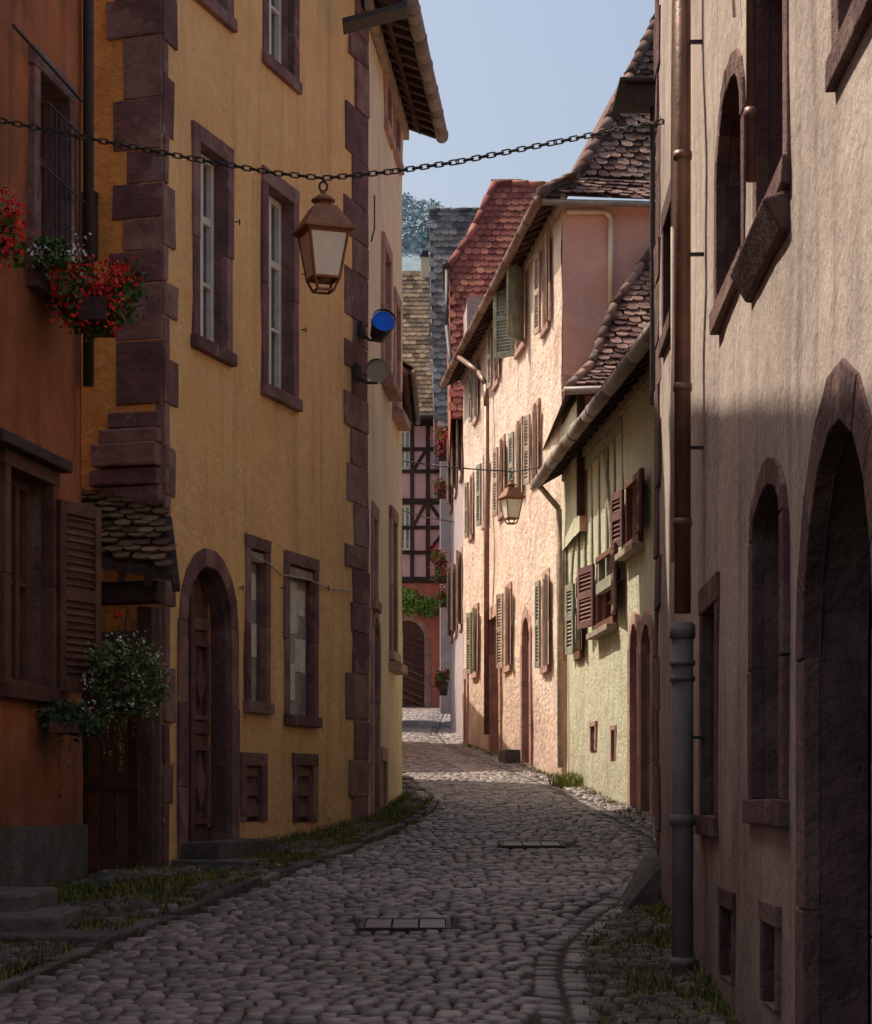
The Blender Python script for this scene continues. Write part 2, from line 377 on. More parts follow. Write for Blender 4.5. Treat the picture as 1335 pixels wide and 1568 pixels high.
def stone_at(mb,x,y,w,d,rot=0,hz=.016,jt=.005,z=None):
    z=surf(x,y) if z is None else z
    z+=rr(-.006,.006)
    tx=rr(-.06,.06); ty=rr(-.07,.07); c=math.cos(rot); s=math.sin(rot); hz*=rr(.7,1.25)
    vs=[]
    for sc,zz in ((1,-.03),(.97,-.002),(.76,hz*.75)):
        for k,(a,b) in enumerate(OCT):
            X=a*w*sc+(rr(-jt,jt)); Y=b*d*sc+(rr(-jt,jt))
            vs.append((x+X*c-Y*s,y+X*s+Y*c,z+zz+X*tx+Y*ty+SL*Y))
    vs.append((x,y,z+hz))
    fs=[]
    for r in (0,8):
        for k in range(8): fs.append((r+k,r+(k+1)%8,r+8+(k+1)%8,r+8+k))
    for k in range(8): fs.append((16+k,16+(k+1)%8,24))
    mb.add(vs,fs)
y=6.5
holes=[(-.5,.12,12.8,13.4),(.53,1.16,18.6,19.2)]
while y<83:
    far=y>42
    dy=.15 if far else rr(.095,.125)
    xl=interp(LW,y)+.04; xr=interp(RW,y)-.03; x=xl+rr(0,.1)
    ph=rr(0,6)
    while x<xr:
        w=rr(.14,.2) if far else rr(.08,.15)
        cx=x+w/2; cy=y+.05*math.sin(cx*1.1+y*.15)+.012*math.sin(cx*3+ph)+rr(-.007,.007)
        side=dist_poly(LC,cx,cy)<-.1; rside=cx>interp(RC,cy)+.15 and cy<17
        bad=abs(dist_poly(RC,cx,cy))<.15 or abs(dist_poly(LC,cx,cy))<.085 or any(a-.04<cx<b+.04 and c-.04<cy<e+.04 for a,b,c,e in holes)
        if side and noise.noise(V((cx*1.2,cy*.8,1)))>-.02: bad=True
        if cx>interp(RC,cy)+.3 and noise.noise(V((cx*1.5,cy*1.0,7)))>.15: bad=True
        if not bad and R_()>.006: stone_at(side_ if (side or rside) else road,cx,cy,w-.007,dy-.006,rr(-.06,.06)*(3 if side else 1))
        x+=w
    y+=dy
road.done(); side_.done()
gs=MB('gutter_stones','gutter_stone',smooth=True)
for off in (-.075,.075):
    y=5.5
    while y<82:
        L=rr(.14,.24); x0=interp(RC,y); x1=interp(RC,y+L); a=math.atan2(L,x1-x0); LL=math.hypot(L,x1-x0)
        stone_at(gs,(x0+x1)/2+off*math.sin(a),y+L/2-off*math.cos(a),LL-.01,.135,a,.012,z=gz(y+L/2)-.02); y+=L
gs.done()
cb=MB('kerb_stones','stone_grey',bevel=.012)
y=5.5
while y<80:
    L=rr(.3,.6); x0=interp(LC,y); x1=interp(LC,y+L); t=V((x1-x0,L,SL*L)); nn=V((L,-(x1-x0),0)).normalized()
    cb.box(V((x0,y,gz(y)-.08))-nn*.055,t*.975,nn*.11,UP*(.125+rr(-.015,.015)),.014); y+=L
cb.done()
def grate(x0,x1,y0,y1):
    B=Bld('drain_cover'); m=B.mb('iron_frame','iron'); zc=lambda y:gz(y)+.012
    def bar(a,b,c,d,h=.010): m.hexa([(a,c,zc(c)-.05),(b,c,zc(c)-.05),(b,d,zc(d)-.05),(a,d,zc(d)-.05),(a,c,zc(c)+h),(b,c,zc(c)+h),(b,d,zc(d)+h),(a,d,zc(d)+h)])
    k=.03; bar(x0,x1,y0,y0+k); bar(x0,x1,y1-k,y1); bar(x0,x0+k,y0+k,y1-k); bar(x1-k,x1,y0+k,y1-k)
    n=3
    for i in range(n):
        a=x0+k+.006+(x1-x0-2*k)*i/n; b=x0+k-.006+(x1-x0-2*k)*(i+1)/n
        m2=B.mb('concrete_insert','gutter_stone'); m2.hexa([(a,y0+k,zc(y0)-.04),(b,y0+k,zc(y0)-.04),(b,y1-k,zc(y1)-.04),(a,y1-k,zc(y1)-.04),(a,y0+k,zc(y0+k)+.006),(b,y0+k,zc(y0+k)+.006),(b,y1-k,zc(y1-k)+.006),(a,y1-k,zc(y1-k)+.006)])
    B.done()
grate(-.46,.09,12.85,13.35); grate(.56,1.12,18.65,19.15)
gr=MB('roadside_grass','grass')
def tuft(x,y,n,h,sp):
    for _ in range(int(n)):
        a=x+random.gauss(0,sp); b=y+random.gauss(0,sp*1.4); z=surf(a,b)-.02; hh=h*rr(.4,1.2); an=rr(0,6.28); dx=math.cos(an)*.006; dy=math.sin(an)*.006; lx=rr(-.6,.6)*hh; ly=rr(-.6,.6)*hh
        gr.add([(a-dx,b-dy,z),(a+dx,b+dy,z),(a+lx*.4+dx*.7,b+ly*.4+dy*.7,z+hh*.65),(a+lx,b+ly,z+hh),(a+lx*.4-dx*.7,b+ly*.4-dy*.7,z+hh*.65)],[(0,1,2,4),(4,2,3)])
for _ in range(950):
    y=rr(10.5,24.5); a=interp(LC,y)+.05; b=interp(LW,y)+.03
    if noise.noise(V((y*.9,3.3,0)))>-.4: tuft(b+(a-b)*R_(),y,rr(14,36),.05,.07)
for _ in range(90): y=rr(17,25); tuft(interp(LW,y)+.05,y,16,.09,.035)
for _ in range(180): y=rr(9.5,14.4); tuft(rr(interp(RC,y)+.15,interp(RW,y)),y,22,.05,.07)
for _ in range(60): y=rr(8,14.5); tuft(interp(RW,y)-.04,y,14,.09,.03)
for _ in range(140): y=rr(20,42); tuft(interp(RW,y)-.06-rr(0,.25)**1.3,y,14,.07,.05)
for _ in range(20): tuft(1.74+rr(-.14,.1),28.4+rr(-.7,.7),40,.18,.06)
gr.done()
# ---------------------------------------------------------------- hill
hl=MB('wooded_hill','hill_haze',smooth=True)
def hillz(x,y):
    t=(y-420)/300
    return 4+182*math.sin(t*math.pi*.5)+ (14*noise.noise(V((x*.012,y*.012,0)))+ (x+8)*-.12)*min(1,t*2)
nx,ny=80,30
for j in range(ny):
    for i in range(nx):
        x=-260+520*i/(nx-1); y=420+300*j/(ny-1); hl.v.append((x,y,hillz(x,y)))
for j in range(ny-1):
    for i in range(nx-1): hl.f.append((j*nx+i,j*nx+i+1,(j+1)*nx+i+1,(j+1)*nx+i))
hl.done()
fo=MB('hillside_forest','forest_haze')
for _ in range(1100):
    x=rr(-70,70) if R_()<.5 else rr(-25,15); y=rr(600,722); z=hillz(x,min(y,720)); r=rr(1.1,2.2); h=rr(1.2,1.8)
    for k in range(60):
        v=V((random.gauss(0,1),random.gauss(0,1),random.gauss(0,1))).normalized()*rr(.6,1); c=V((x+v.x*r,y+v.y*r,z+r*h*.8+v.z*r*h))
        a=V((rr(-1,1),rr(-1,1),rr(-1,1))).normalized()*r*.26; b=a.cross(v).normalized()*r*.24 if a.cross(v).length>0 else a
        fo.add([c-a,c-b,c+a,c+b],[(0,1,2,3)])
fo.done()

# ================================================================ YELLOW HOUSE
B=Bld('yellow_stucco_house')
WY=Wall((-2.09,16.45),(-.674,21.2),(0,18),wob=.014)
w1=op(WY,303,345,232,528); w2=op(WY,408,447,297,600)
w5=op(WY,303,345,-320,5); w6=op(WY,408,447,-200,104)
w3=op(WY,381,404,842,1075); w4=op(WY,441,479,868,1096)
b1=op(WY,374,399,1172,1258); b2=op(WY,453,478,1172,1258)
dr=op(WY,284,352,868,None,1)
facade(B,WY,0,WY.len,.4,9.6,[w1,w2,w3,w4,w5,w6,b1,b2,dr],'plaster_yellow',.17,'stone')
for o in (w1,w2,w5,w6): surround(B,WY,o,sw=.11); sash(B,WY,o,2,3,dep=.12,gm='glass')
for o in (w3,w4): surround(B,WY,o,sw=.09); wbox(B.mb('dusty_panes','pane_dusty'),WY,o.s0,o.s1,o.z0,o.z1,-.1,-.07)
pp=B.mb('posters','paper')
for o in (w3,w4):
    for a,b,c,d in ((.1,.5,.1,.35),(.55,.95,.3,.52),(.15,.6,.55,.9),(.62,.92,.68,.85)):
        k=o.s1-o.s0; h=o.z1-o.z0; wbox(pp,WY,o.s0+k*a,o.s0+k*b,o.z0+h*c,o.z0+h*d,-.068,-.064+rr(0,.004),.006)
    wbox(B.mb('blind_box','wood_old'),WY,o.s0,o.s1,o.z1-.1,o.z1-.02,-.06,.0)
for o in (b1,b2): surround(B,WY,o,sw=.09,sill=False); door(B,WY,o,'wood_purple',.04,.16,True)
surround(B,WY,dr,sw=.15,sill=False); door(B,WY,dr,'wood_purple',.2,.12)
dm=B.mb('door_mouldings','wood_purple',bevel=.006)
c=(dr.s0+dr.s1)/2; 
for z in (dr.z0+.35,dr.z0+1.2):
    for a,b in ((dr.s0+.07,c-.05),(c+.05,dr.s1-.07)):
        for (p,q,r,s) in ((a,b,z,z+.04),(a,b,z+.6,z+.64),(a,a+.04,z+.04,z+.6),(b-.04,b,z+.04,z+.6)): wbox(dm,WY,p,q,r,s,-.19,-.145)
        n_=prism(dm,WY,[((a+b)/2,z+.1),(b-.07,z+.32),((a+b)/2,z+.54),(a+.07,z+.32)],-.19,-.15)
wbox(dm,WY,c-.035,c+.035,dr.z0,dr.z1-.03,-.19,-.13)
quoins(B,WY,WY.len,-1,.9,9.5,w0=.42,w1=.62)
quoins(B,WY,0,1,4.0,9.5,w0=.1,w1=.24)
quoins(B,WY,0,1,.6,4.0,w0=.1,w1=.22)
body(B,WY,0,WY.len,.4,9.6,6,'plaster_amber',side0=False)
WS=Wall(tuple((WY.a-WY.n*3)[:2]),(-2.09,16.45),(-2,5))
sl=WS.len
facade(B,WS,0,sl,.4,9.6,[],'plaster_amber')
quoins(B,WS,sl,-1,4.6,9.5,w0=.34,w1=.46,h=.36,pr=.008)
cm=B.mb('corbel','stone',bevel=.015)
for zz,h,w,o in ((4.42,.13,.44,.05),(4.30,.12,.5,.09),(4.12,.18,.54,.13),(3.98,.13,.58,.09),(3.7,.28,.52,.05)):
    wbox(cm,WS,sl-w,sl-.003,zz,zz+h-.004,-.05,o,.006)
wbox(B.mb('side_window','wood_dark'),WS,WS.hit(112)[0],WS.hit(150)[0],WS.z(130,400),WS.z(130,297),-.02,.05)
s0=WS.hit(95)[0]; s1=sl+.03; zt=3.98; ze=3.52
A=WS.pt(s0,zt,.02);C=WS.pt(s1,zt-.14,.03);D=WS.pt(s1+.34,ze-.26,.66);E=WS.pt(s0-.1,ze,.66)
tiles(B,[E,D,C,A],'tile_moss',w=.13,h=.09,part='porch_tiles',jit=.008,mess=1)
B.mb('porch_deck','wood_dark').hexa([p-UP*.09 for p in (E,D,C,A)]+[p-UP*.03 for p in (E,D,C,A)])
pw=B.mb('porch_beams','wood_dark',bevel=.01)
for i in range(7):
    t=i/6; a=A.lerp(C,t)-UP*.12; b=E.lerp(D,t)-UP*.12; pw.box(a-UP*.05,V((.06,0,0)),b-a,UP*.07)
wbox(pw,WS,s0,sl+.18,3.04,3.2,.36,.5,.01)
for s in (s0+.2,sl-.06): wbox(pw,WS,s-.06,s+.06,.7,3.04,.05,.2,.006)
wbox(pw,WS,s0,sl,2.72,2.86,.04,.2,.006)
od=Op();od.s0=s0;od.s1=sl-.12;od.z0=.8;od.z1=2.72;od.arch=0;od.rise=0
door(B,WS,od,'wood_brown',-.07,.13)
wbox(B.mb('porch_stone','stone'),WS,sl-.14,sl-.003,.7,3.03,-.02,.12,.01)
st=B.mb('door_steps','stone_grey',bevel=.015)
gg=WY.g(dr.s0)
wbox(st,WY,dr.s0-.15,dr.s1+.2,gg-.1,gg+.2,0,.34,.01); wbox(st,WY,dr.s0-.3,dr.s1+.55,gg-.1,gg+.06,0,.62,.01)
hk=B.mb('iron_hooks','iron')
for px,py in ((360,340),(462,420),(462,505),(365,900),(497,900),(430,900)):
    q,_=WY.hit(px); hk.cyl(WY.pt(q,WY.z(px,py),0),WY.pt(q,WY.z(px,py),.04),.006,n=6); hk.cyl(WY.pt(q,WY.z(px,py)-.03,.04),WY.pt(q,WY.z(px,py)+.02,.04),.006,n=6)
cbm=B.mb('cables','rubber',True)
def wl(W,L,o=.02): return [W.pt(W.hit(x)[0],W.z(x,y_),o) for x,y_ in L]
cbm.tube(wl(WY,[(383,852),(405,862),(425,880),(470,888),(500,902),(535,905)],.03),.007,6)
hk.tube(wl(WY,[(566,300),(566,350),(561,370)],.05),.008,6)
B.done()

def spot(px,py,lens):
    B=Bld('wall_spotlight'); q,_=WY.hit(px); z=WY.z(px,py); p=WY.pt(q,z,.24)
    d=V((.2,-1,.3)).normalized() if lens=='sky_reflection_lens' else V((.1,-1,-.35)).normalized(); m=B.mb('housing','iron',True)
    m.cyl(p-d*.16,p+d*.1,.085,.11,n=20); m.cyl(p-d*.22,p-d*.16,.05,.085,n=16); m.cyl(p+d*.1,p+d*.14,.12,.12,n=20,caps=False)
    B.mb('lens',lens).cyl(p+d*.1,p+d*.112,.108,n=20)
    b=B.mb('bracket','iron'); b.tube([WY.pt(q,z-.02,0),WY.pt(q,z-.12,.12),p+V((0,0,-.13)),p+V((0,0,-.02))],.014,6)
    wbox(b,WY,q-.05,q+.05,z-.1,z+.06,.02,.06)
    B.done()
spot(548,503,'sky_reflection_lens'); spot(541,568,'clear_lens')

# ================================================================ CREAM HOUSE (left)
B=Bld('cream_stucco_house')
WC=Wall((-.672,21.21),(-.394,25.0),(1,23))
c1=op(WC,586,595,392,570); c2=op(WC,603,609,175,240); c3=op(WC,603,609,470,620); c4=op(WC,569,574,795,920); c5=op(WC,598,604,800,1000)
c6=op(WC,569,577,945,None,1); c7=op(WC,583,588,1165,1245); c8=op(WC,589,596,100,200)
facade(B,WC,0,WC.len,.8,9.3,[c1,c2,c3,c4,c5,c6,c7,c8],'plaster_cream',.17,'stone_pink')
for o in (c1,c2,c3,c4,c5,c8): surround(B,WC,o,'stone_pink',sw=.12,pr=.03); sash(B,WC,o,2,3)
for o in (c6,c7): surround(B,WC,o,'stone_pink',sw=.12,pr=.03,sill=False); door(B,WC,o,'wood_purple')
sb=B.mb('big_sills','stone_pink',bevel=.01)
for o in (c1,c3,c5): wbox(sb,WC,o.s0-.2,o.s1+.2,o.z0-.22,o.z0-.12,-.02,.13)
body(B,WC,0,WC.len,.8,9.3,5,'plaster_cream',over=.2)
eave(B,WC,-.3,WC.len+.15,9.42,over=.42,drop=.14,gm='zinc',gr=.075,sp=.3)
B.mb('awning_arm','iron').box(P3(524,36,19.9),V((.6,0,.16)),V((0,.3,0)),UP*.05)
B.done()
for a,b in (((-1.5,25.6),(-1.45,30.2)),((-1.45,33.6),(-1.35,44))):  # unseen houses, kept low and split apart so sun reaches the street
    B=Bld('unseen_low_house'); W=Wall(a,b,(1,30))
    facade(B,W,0,W.len,1,6.2,[],'plaster_cream'); body(B,W,0,W.len,1,6.2,5,'plaster_cream',pitch=38)
    B.done()
gw=MB('unseen_gap_wall','stone_grey'); gw.ab(-1.75,-1.5,30.25,33.55,1.7,3.6); gw.done()  # unseen low wall added in the gap that lets sun onto the road
B=Bld('far_cream_house'); W=Wall((-1.0,53),(-.95,60),(1,55))
facade(B,W,0,W.len,2,12.0,[],'plaster_cream'); body(B,W,0,W.len,2,12.0,5,'plaster_cream'); eave(B,W,0,W.len,12.2,over=.42,drop=.2,gm='zinc')
B.done()

# ================================================================ ORANGE HOUSE (near left)
B=Bld('orange_stucco_house')
WO=Wall((-2.6-.147*11.8,4.0),(-2.6,15.8),(0,10))
o1=op(WO,52,98,130,440); o2=op(WO,6,72,728,1050)
OZ=10.2
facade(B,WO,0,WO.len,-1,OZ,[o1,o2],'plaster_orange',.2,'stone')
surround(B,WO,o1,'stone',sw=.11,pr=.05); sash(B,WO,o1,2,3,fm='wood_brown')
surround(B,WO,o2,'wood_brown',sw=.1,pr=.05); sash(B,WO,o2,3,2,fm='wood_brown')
ib=B.mb('iron_grille','iron')
for i in range(7):
    s=o1.s0+(o1.s1-o1.s0)*i/6; ib.cyl(WO.pt(s,o1.z0,.12),WO.pt(s,o1.z1-.25,.12),.007,n=6)
for z in (o1.z0+.1,o1.z1-.25,(o1.z0+o1.z1)/2): ib.cyl(WO.pt(o1.s0-.1,z,.12),WO.pt(o1.s1+.1,z,.12),.009,n=6)
ib.cyl(WO.pt(o1.s0-.7,o1.z1+.05,.1),WO.pt(o1.s1+.1,o1.z1+.02,.1),.012,n=6)
wbox(B.mb('wood_canopy','wood_dark',bevel=.01),WO,o2.s0-.4,o2.s1+.15,o2.z1+.1,o2.z1+.18,0,.14)
shutter(B,WO,o2.s1+.06,1,.5,WO.z(100,1062),WO.z(100,775),17,'wood_brown',off=.05)
wbox(B.mb('plinth','stone_grey'),WO,9,WO.len,0,WO.g(WO.len)+.42,0,.05)
B.mb('downpipe','iron',True).cyl(WO.pt(WO.len-.05,4.6,.07),WO.pt(WO.len-.05,OZ,.07),.04)
body(B,WO,0,WO.len,-1,OZ,6,'plaster_orange',pitch=40)
stp=B.mb('stone_steps','stone_grey',bevel=.02)
for x0,x1,y0,y1,h in ((-3.4,-1.85,11.9,12.7,.08),(-3.4,-2.15,12.25,13.3,.16),(-3.4,-2.4,12.7,13.6,.25)):
    stp.ab(x0,x1,y0,y1,gz(y0)-.1,gz(y0)+h,.02)
B.done()

# ================================================================ GREY HOUSE (near right)
B=Bld('grey_stucco_house')
WR=Wall((1.03+.032*2.0,2.0),(1.03+.032*14.65,14.65),(0,10))
RZ=7.15
r1=op(WR,1077,1098,930,1250); r2=op(WR,1155,1198,745,1225,.35); r3=op(WR,1238,1345,640,None,1)
r4=op(WR,1101,1138,125,430,.6); r5=op(WR,1163,1203,-90,300); r6=op(WR,1290,1335,-700,20)
r7=op(WR,1107,1124,1390,1500); r8=op(WR,1172,1190,1415,1540); r9=op(WR,1018,1030,330,500)
allr=[r1,r2,r3,r4,r5,r6,r7,r8,r9]
facade(B,WR,0,WR.len,-1.5,RZ,allr,'plaster_grey',.2,'stone_dark')
for o in (r1,r2,r4,r5,r6,r9): surround(B,WR,o,'stone_dark',sw=.11,pr=.014,sp=.02); sash(B,WR,o,2,4,fm='wood_dark')
surround(B,WR,r3,'stone_dark',sw=.18,pr=.02,sill=False); door(B,WR,r3,'wood_dark',.24)
for o in (r7,r8): surround(B,WR,o,'stone_dark',sw=.07,pr=.014,sill=False); door(B,WR,o,'wood_dark',.05)
quoins(B,WR,WR.len,-1,.6,7,'stone_dark',w0=.25,w1=.4,pr=.006)
hd=B.mb('drip_hood','stone_dark',bevel=.012)
hd.hexa([WR.pt(r5.s0-.1,r5.z0-.26,-.02),WR.pt(r5.s1+.25,r5.z0-.26,-.02),WR.pt(r5.s1+.25,r5.z0-.26,.03),WR.pt(r5.s0-.1,r5.z0-.26,.03),WR.pt(r5.s0-.1,r5.z0-.1,-.02),WR.pt(r5.s1+.25,r5.z0-.1,-.02),WR.pt(r5.s1+.25,r5.z0-.14,.10),WR.pt(r5.s0-.1,r5.z0-.14,.10)])
body(B,WR,0,WR.len,-1.5,RZ,6,'plaster_grey',pitch=25,over=.12)
q=WR.hit(1045,.11)[0]
pc=B.mb('copper_downpipe','copper',True); pc.cyl(WR.pt(q,2.55,.11),WR.pt(q,RZ,.11),.043,n=16)
for z in (3.0,3.7,4.9,6.0): pc.cyl(WR.pt(q,z,.11),WR.pt(q,z+.04,.11),.049,n=16)
pi=B.mb('cast_iron_downpipe','cast_iron',True); pi.cyl(WR.pt(q,.55,.11),WR.pt(q,2.5,.11),.056,n=16)
for z,h in ((2.42,.07),(2.28,.025),(2.2,.025),(1.45,.06),(.72,.05)): pi.cyl(WR.pt(q,z,.11),WR.pt(q,z+h,.11),.066,n=16)
for z in (1.9,3.4,4.4,5.5): B.mb('pipe_clamps','iron').box(WR.pt(q-.02,z,0),WR.t*.03,WR.n*.12,UP*.015)
q2=WR.hit(1150,.05)[0]; pc.cyl(WR.pt(q2,4.05,.05),WR.pt(q2,RZ,.05),.02,n=12); pc.cyl(WR.pt(q2,4.3,.05),WR.pt(q2,4.34,.05),.028,n=12)
cc=B.mb('cables','rubber',True); q3=WR.hit(1030,.03)[0]; cc.tube([WR.pt(q3,RZ,.03),WR.pt(q3+.02,5,.03),WR.pt(q3,3,.03)],.012,6)
q4=WR.hit(1119,.03)[0]; cc.tube([WR.pt(q4,RZ,.03),WR.pt(q4,5.3,.03),WR.pt(q4-.15,5.0,.03)],.008,6)
gm=B.mb('corner_gutter','iron',bevel=.01)
gm.hexa([P3(978,165,14.75),P3(1008,165,14.75),P3(1008,165,15.3),P3(978,165,15.3),P3(956,128,14.75),P3(1008,128,14.75),P3(1008,128,15.3),P3(956,128,15.3)])
gm.ab(P3(949,0,14.7).x,1.55,14.7,15.4,P3(0,128,14.75).z,P3(0,121,14.75).z)
gm.cyl(P3(999,160,15.0),P3(999,620,15.0),.02,n=10)
B.done()
gsn=MB('guard_stone','stone_grey',bevel=.02); zg=gz(14.4)
gsn.hexa([V((1.18,14.2,zg-.1)),V((1.62,14.2,zg-.1)),V((1.62,14.95,zg-.1)),V((1.22,14.95,zg-.1)),V((1.43,14.45,zg+.3)),V((1.62,14.3,zg+.42)),V((1.62,14.9,zg+.42)),V((1.43,14.85,zg+.3))]); gsn.done()

# ================================================================ GREEN HOUSE
B=Bld('pale_green_house')
WG=Wall((2.69,16),(1.80,29.7),(0,22))
g1=op(WG,917,944,852,950); g2=op(WG,963,984,738,826); g3=op(WG,968,979,955,None,1); g4=op(WG,985,999,955,None,1)
g5=op(WG,886,893,890,998); g6=op(WG,905,912,1112,1150); g7=op(WG,937,943,1118,1165)
facade(B,WG,0,WG.len,.8,6.15,[g1,g2,g3,g4,g5,g6,g7],'plaster_green',.15,'stone_pink')
for o in (g1,g2,g5): sash(B,WG,o,2,3,.1,fm='wood_brown'); surround(B,WG,o,'wood_brown',sw=.06,pr=.03)
for o in (g3,g4): surround(B,WG,o,'stone_pink',sw=.14,pr=.03,sill=False); door(B,WG,o,'wood_brown',.12)
for o in (g6,g7): surround(B,WG,o,'stone_pink',sw=.05,pr=.015,sill=False); door(B,WG,o,'wood_dark',.05)
for o,m in ((g1,'wood_purple'),(g2,'wood_purple')):
    w=(o.s1-o.s0)/2; shutter(B,WG,o.s0-.06,-1,w*.9,o.z0,o.z1,6,m); shutter(B,WG,o.s1+.06,1,w*.9,o.z0,o.z1,9,m)
shutter(B,WG,g5.s1+.05,1,.35,g5.z0,g5.z1,10,'wood_green'); shutter(B,WG,g5.s0-.05,-1,.35,g5.z0,g5.z1,10,'wood_green')
tb=B.mb('timber_frame','wood_green',bevel=.006)
def beam(W,m,p,q,w=.12,o=.03):
    p=V((p[0],p[1],0));q=V((q[0],q[1],0)); d=(q-p).normalized(); e=V((-d.y,d.x,0))*w/2
    prism(m,W,[tuple((p+e)[:2]),tuple((p-e)[:2]),tuple((q-e)[:2]),tuple((q+e)[:2])],-.03,o)
zl=4.15; zu=5.85; x0=WG.hit(955)[0]; x1=WG.len-.05
for i in range(9):
    s=x0+(x1-x0)*i/8; beam(WG,tb,(s,zl),(s,zu),.1,.02+.001*i)
beam(WG,tb,(x0,zl),(x1,zl),.14,.035); beam(WG,tb,(x0,zu),(x1,zu),.14,.037)
beam(WG,tb,(x0+.6,zl),(x0+1.5,zu),.1,.03); beam(WG,tb,(x1-1.3,zu),(x1-.4,zl),.1,.031)
sl_=B.mb('window_ledges','wood_old',bevel=.006)
for o in (g1,g2): wbox(sl_,WG,o.s0-.15,o.s1+.15,o.z0-.17,o.z0-.1,0,.14)
eave(B,WG,0,WG.len,6.1,over=.38,drop=.2,gm='zinc',gr=.075,sp=.5)
body(B,WG,0,WG.len,.8,6.15,5,'plaster_green',rm='tile_old')
q=WG.len-.12
B.mb('downpipe','wood_old',True).tube([WG.pt(q,5.85,.38),WG.pt(q,5.55,.12),WG.pt(q,2.0,.1)],.04,10)
d0=27.6; xa=P3(887,0,d0).x
Wd=Wall((xa,d0),(xa+3.5,d0+.3),(0,0))
wo=op(Wd,916,958,612,672)
facade(B,Wd,0,3.4,5.0,P3(0,606,d0).z,[wo],'plaster_pink',.1,'wood_dark'); sash(B,Wd,wo,3,2,.06,fm='wood_dark')
Wd2=Wall((xa,d0),(xa-.1,30.0),(0,28)); facade(B,Wd2,0,Wd2.len,5.0,P3(0,606,d0).z,[],'plaster_green')
tt=B.mb('wing_timbers','timber'); 
for px in (889,912,962,985): s=Wd.hit(px)[0]; beam(Wd,tt,(s,5.2),(s,P3(0,604,d0).z),.1)
ez=P3(0,603,d0).z; e0=V((P3(869,0,27.3).x,27.3,ez)); e1=e0+V((3.8,.3,0))
h0=V((P3(905,0,28).x,28,P3(0,560,28).z)); h1=V((P3(940,0,29).x,29,P3(0,470,29).z)); h2=P3(1003,378,30.1)
k1=h0+V((3.6,.3,0)); k2=h1+V((3.2,.3,0)); k3=h2+V((2.6,.3,0))
tiles(B,[e0,e1,k1,h0],'tile_old',w=.16,h=.13,mess=1.6); tiles(B,[h0,k1,k2,h1],'tile_old',w=.16,h=.13,mess=1.6); tiles(B,[h1,k2,k3,h2],'tile_old',w=.16,h=.13,mess=1.6)
for a,b in ((e0,h0),(h0,h1),(h1,h2)): ridge(B,a+UP*.02,b+UP*.02,.06,'tile_old',L=.25)
B.mb('side_roof','tile_old').add([e0,h0,h1,h2,V((h2.x,33,h2.z)),V((e0.x-.1,33,e0.z))],[(0,1,2,3,4,5)])
B.mb('gutter','zinc',True).cyl(e0+V((-.05,-.06,-.03)),e0+V((1.1,.05,0.02)),.05)
B.done()

# ================================================================ PEACH HOUSE
B=Bld('peach_stucco_house')
WP=Wall((1.77,30.2),(.55,43),(0,35),wob=.025)
spec=[(834,842,375,500,0,'w'),(793,805,420,530,0,'w'),(759,765,492,585,0,'w'),(728,732,565,640,0,'w'),
      (818,825,628,735,0,'w'),(793,800,655,760,0,'w'),(768,773,680,785,0,'w'),(742,747,705,800,0,'w'),(722,725,735,820,0,'w'),
      (834,841,885,1020,0,'w'),(776,783,905,1020,0,'w'),(802,813,945,None,1,'d'),(752,766,945,None,0,'d'),(727,732,935,1030,0,'w'),(713,716,1040,None,0,'d')]
ops=[]
for a,b,c,d,ar,k in spec:
    o=op(WP,a,b,c,d,ar); o.k=k; ops.append(o)
facade(B,WP,0,WP.len,1.2,9.9,ops,'plaster_peach',.2,'stone_pink')
for i,o in enumerate(ops):
    if o.k=='w':
        surround(B,WP,o,'stone_pink',sw=.1,pr=.025); sash(B,WP,o,2,3)
        if i!=1:
            w=(o.s1-o.s0)/2; mm=('wood_green','wood_old')[i%2==0]; shutter(B,WP,o.s0-.1,-1,w,o.z0,o.z1,rr(6,16),mm); shutter(B,WP,o.s1+.1,1,w,o.z0,o.z1,rr(5,14),mm)
    else: surround(B,WP,o,'stone_pink',sw=.18,pr=.035,sill=False); door(B,WP,o,'wood_purple')
o=ops[1]; shutter(B,WP,o.s0-.08,-1,.48,o.z0-.05,o.z1+.05,38,'wood_green'); shutter(B,WP,o.s1+.08,1,.4,o.z0-.05,o.z1+.05,50,'wood_green')
WPG=Wall((1.77,30.2),(5.2,30.7),(0,0))
facade(B,WPG,0,WPG.len,1.2,9.9,[],'plaster_pink',part='gable_wall')
quoins(B,WPG,0,1,3.5,7.3,'stone_pink',w0=.16,w1=.26,pr=.008)
body(B,WP,0,WP.len,1.2,9.9,6,'plaster_pink',roof=False,side0=False)
eave(B,WP,-.3,WP.len+.1,9.98,over=.36,drop=.16,gm='copper',gr=.07)
gp=B.mb('gutter','zinc',True)
e=WPG.pt(-.35,9.84,.3); gp.cyl(e,WPG.pt(3,9.9,.3),.045); 
q=WP.hit(745,.12)[0]; dp=B.mb('downpipe','copper',True); dp.tube([WP.pt(q+1.9,9.75,.4),WP.pt(q+.5,9.2,.2),WP.pt(q+.1,8.9,.12),WP.pt(q,8.5,.12),WP.pt(q,2.7,.12)],.05,12)
wpipe=B.mb('vent_pipe','plaster_cream',True); wpipe.tube(wl(WPG,[(866,327),(925,327),(933,336),(933,480)],.08),.035,10)
C0=WPG.pt(-.36,9.95,.34)
def hp(u,v,z): return C0+WPG.t*u-WPG.n*v+UP*z
a0=hp(0,0,0);a1=hp(.62,.6,.42);a2=hp(1.15,1.2,1.25);a3=hp(2.9,3.3,4.6)
R0=hp(5,0,0);R1=hp(5,.6,.42);R2=hp(5,1.2,1.25);R3=hp(5,3.3,4.6)
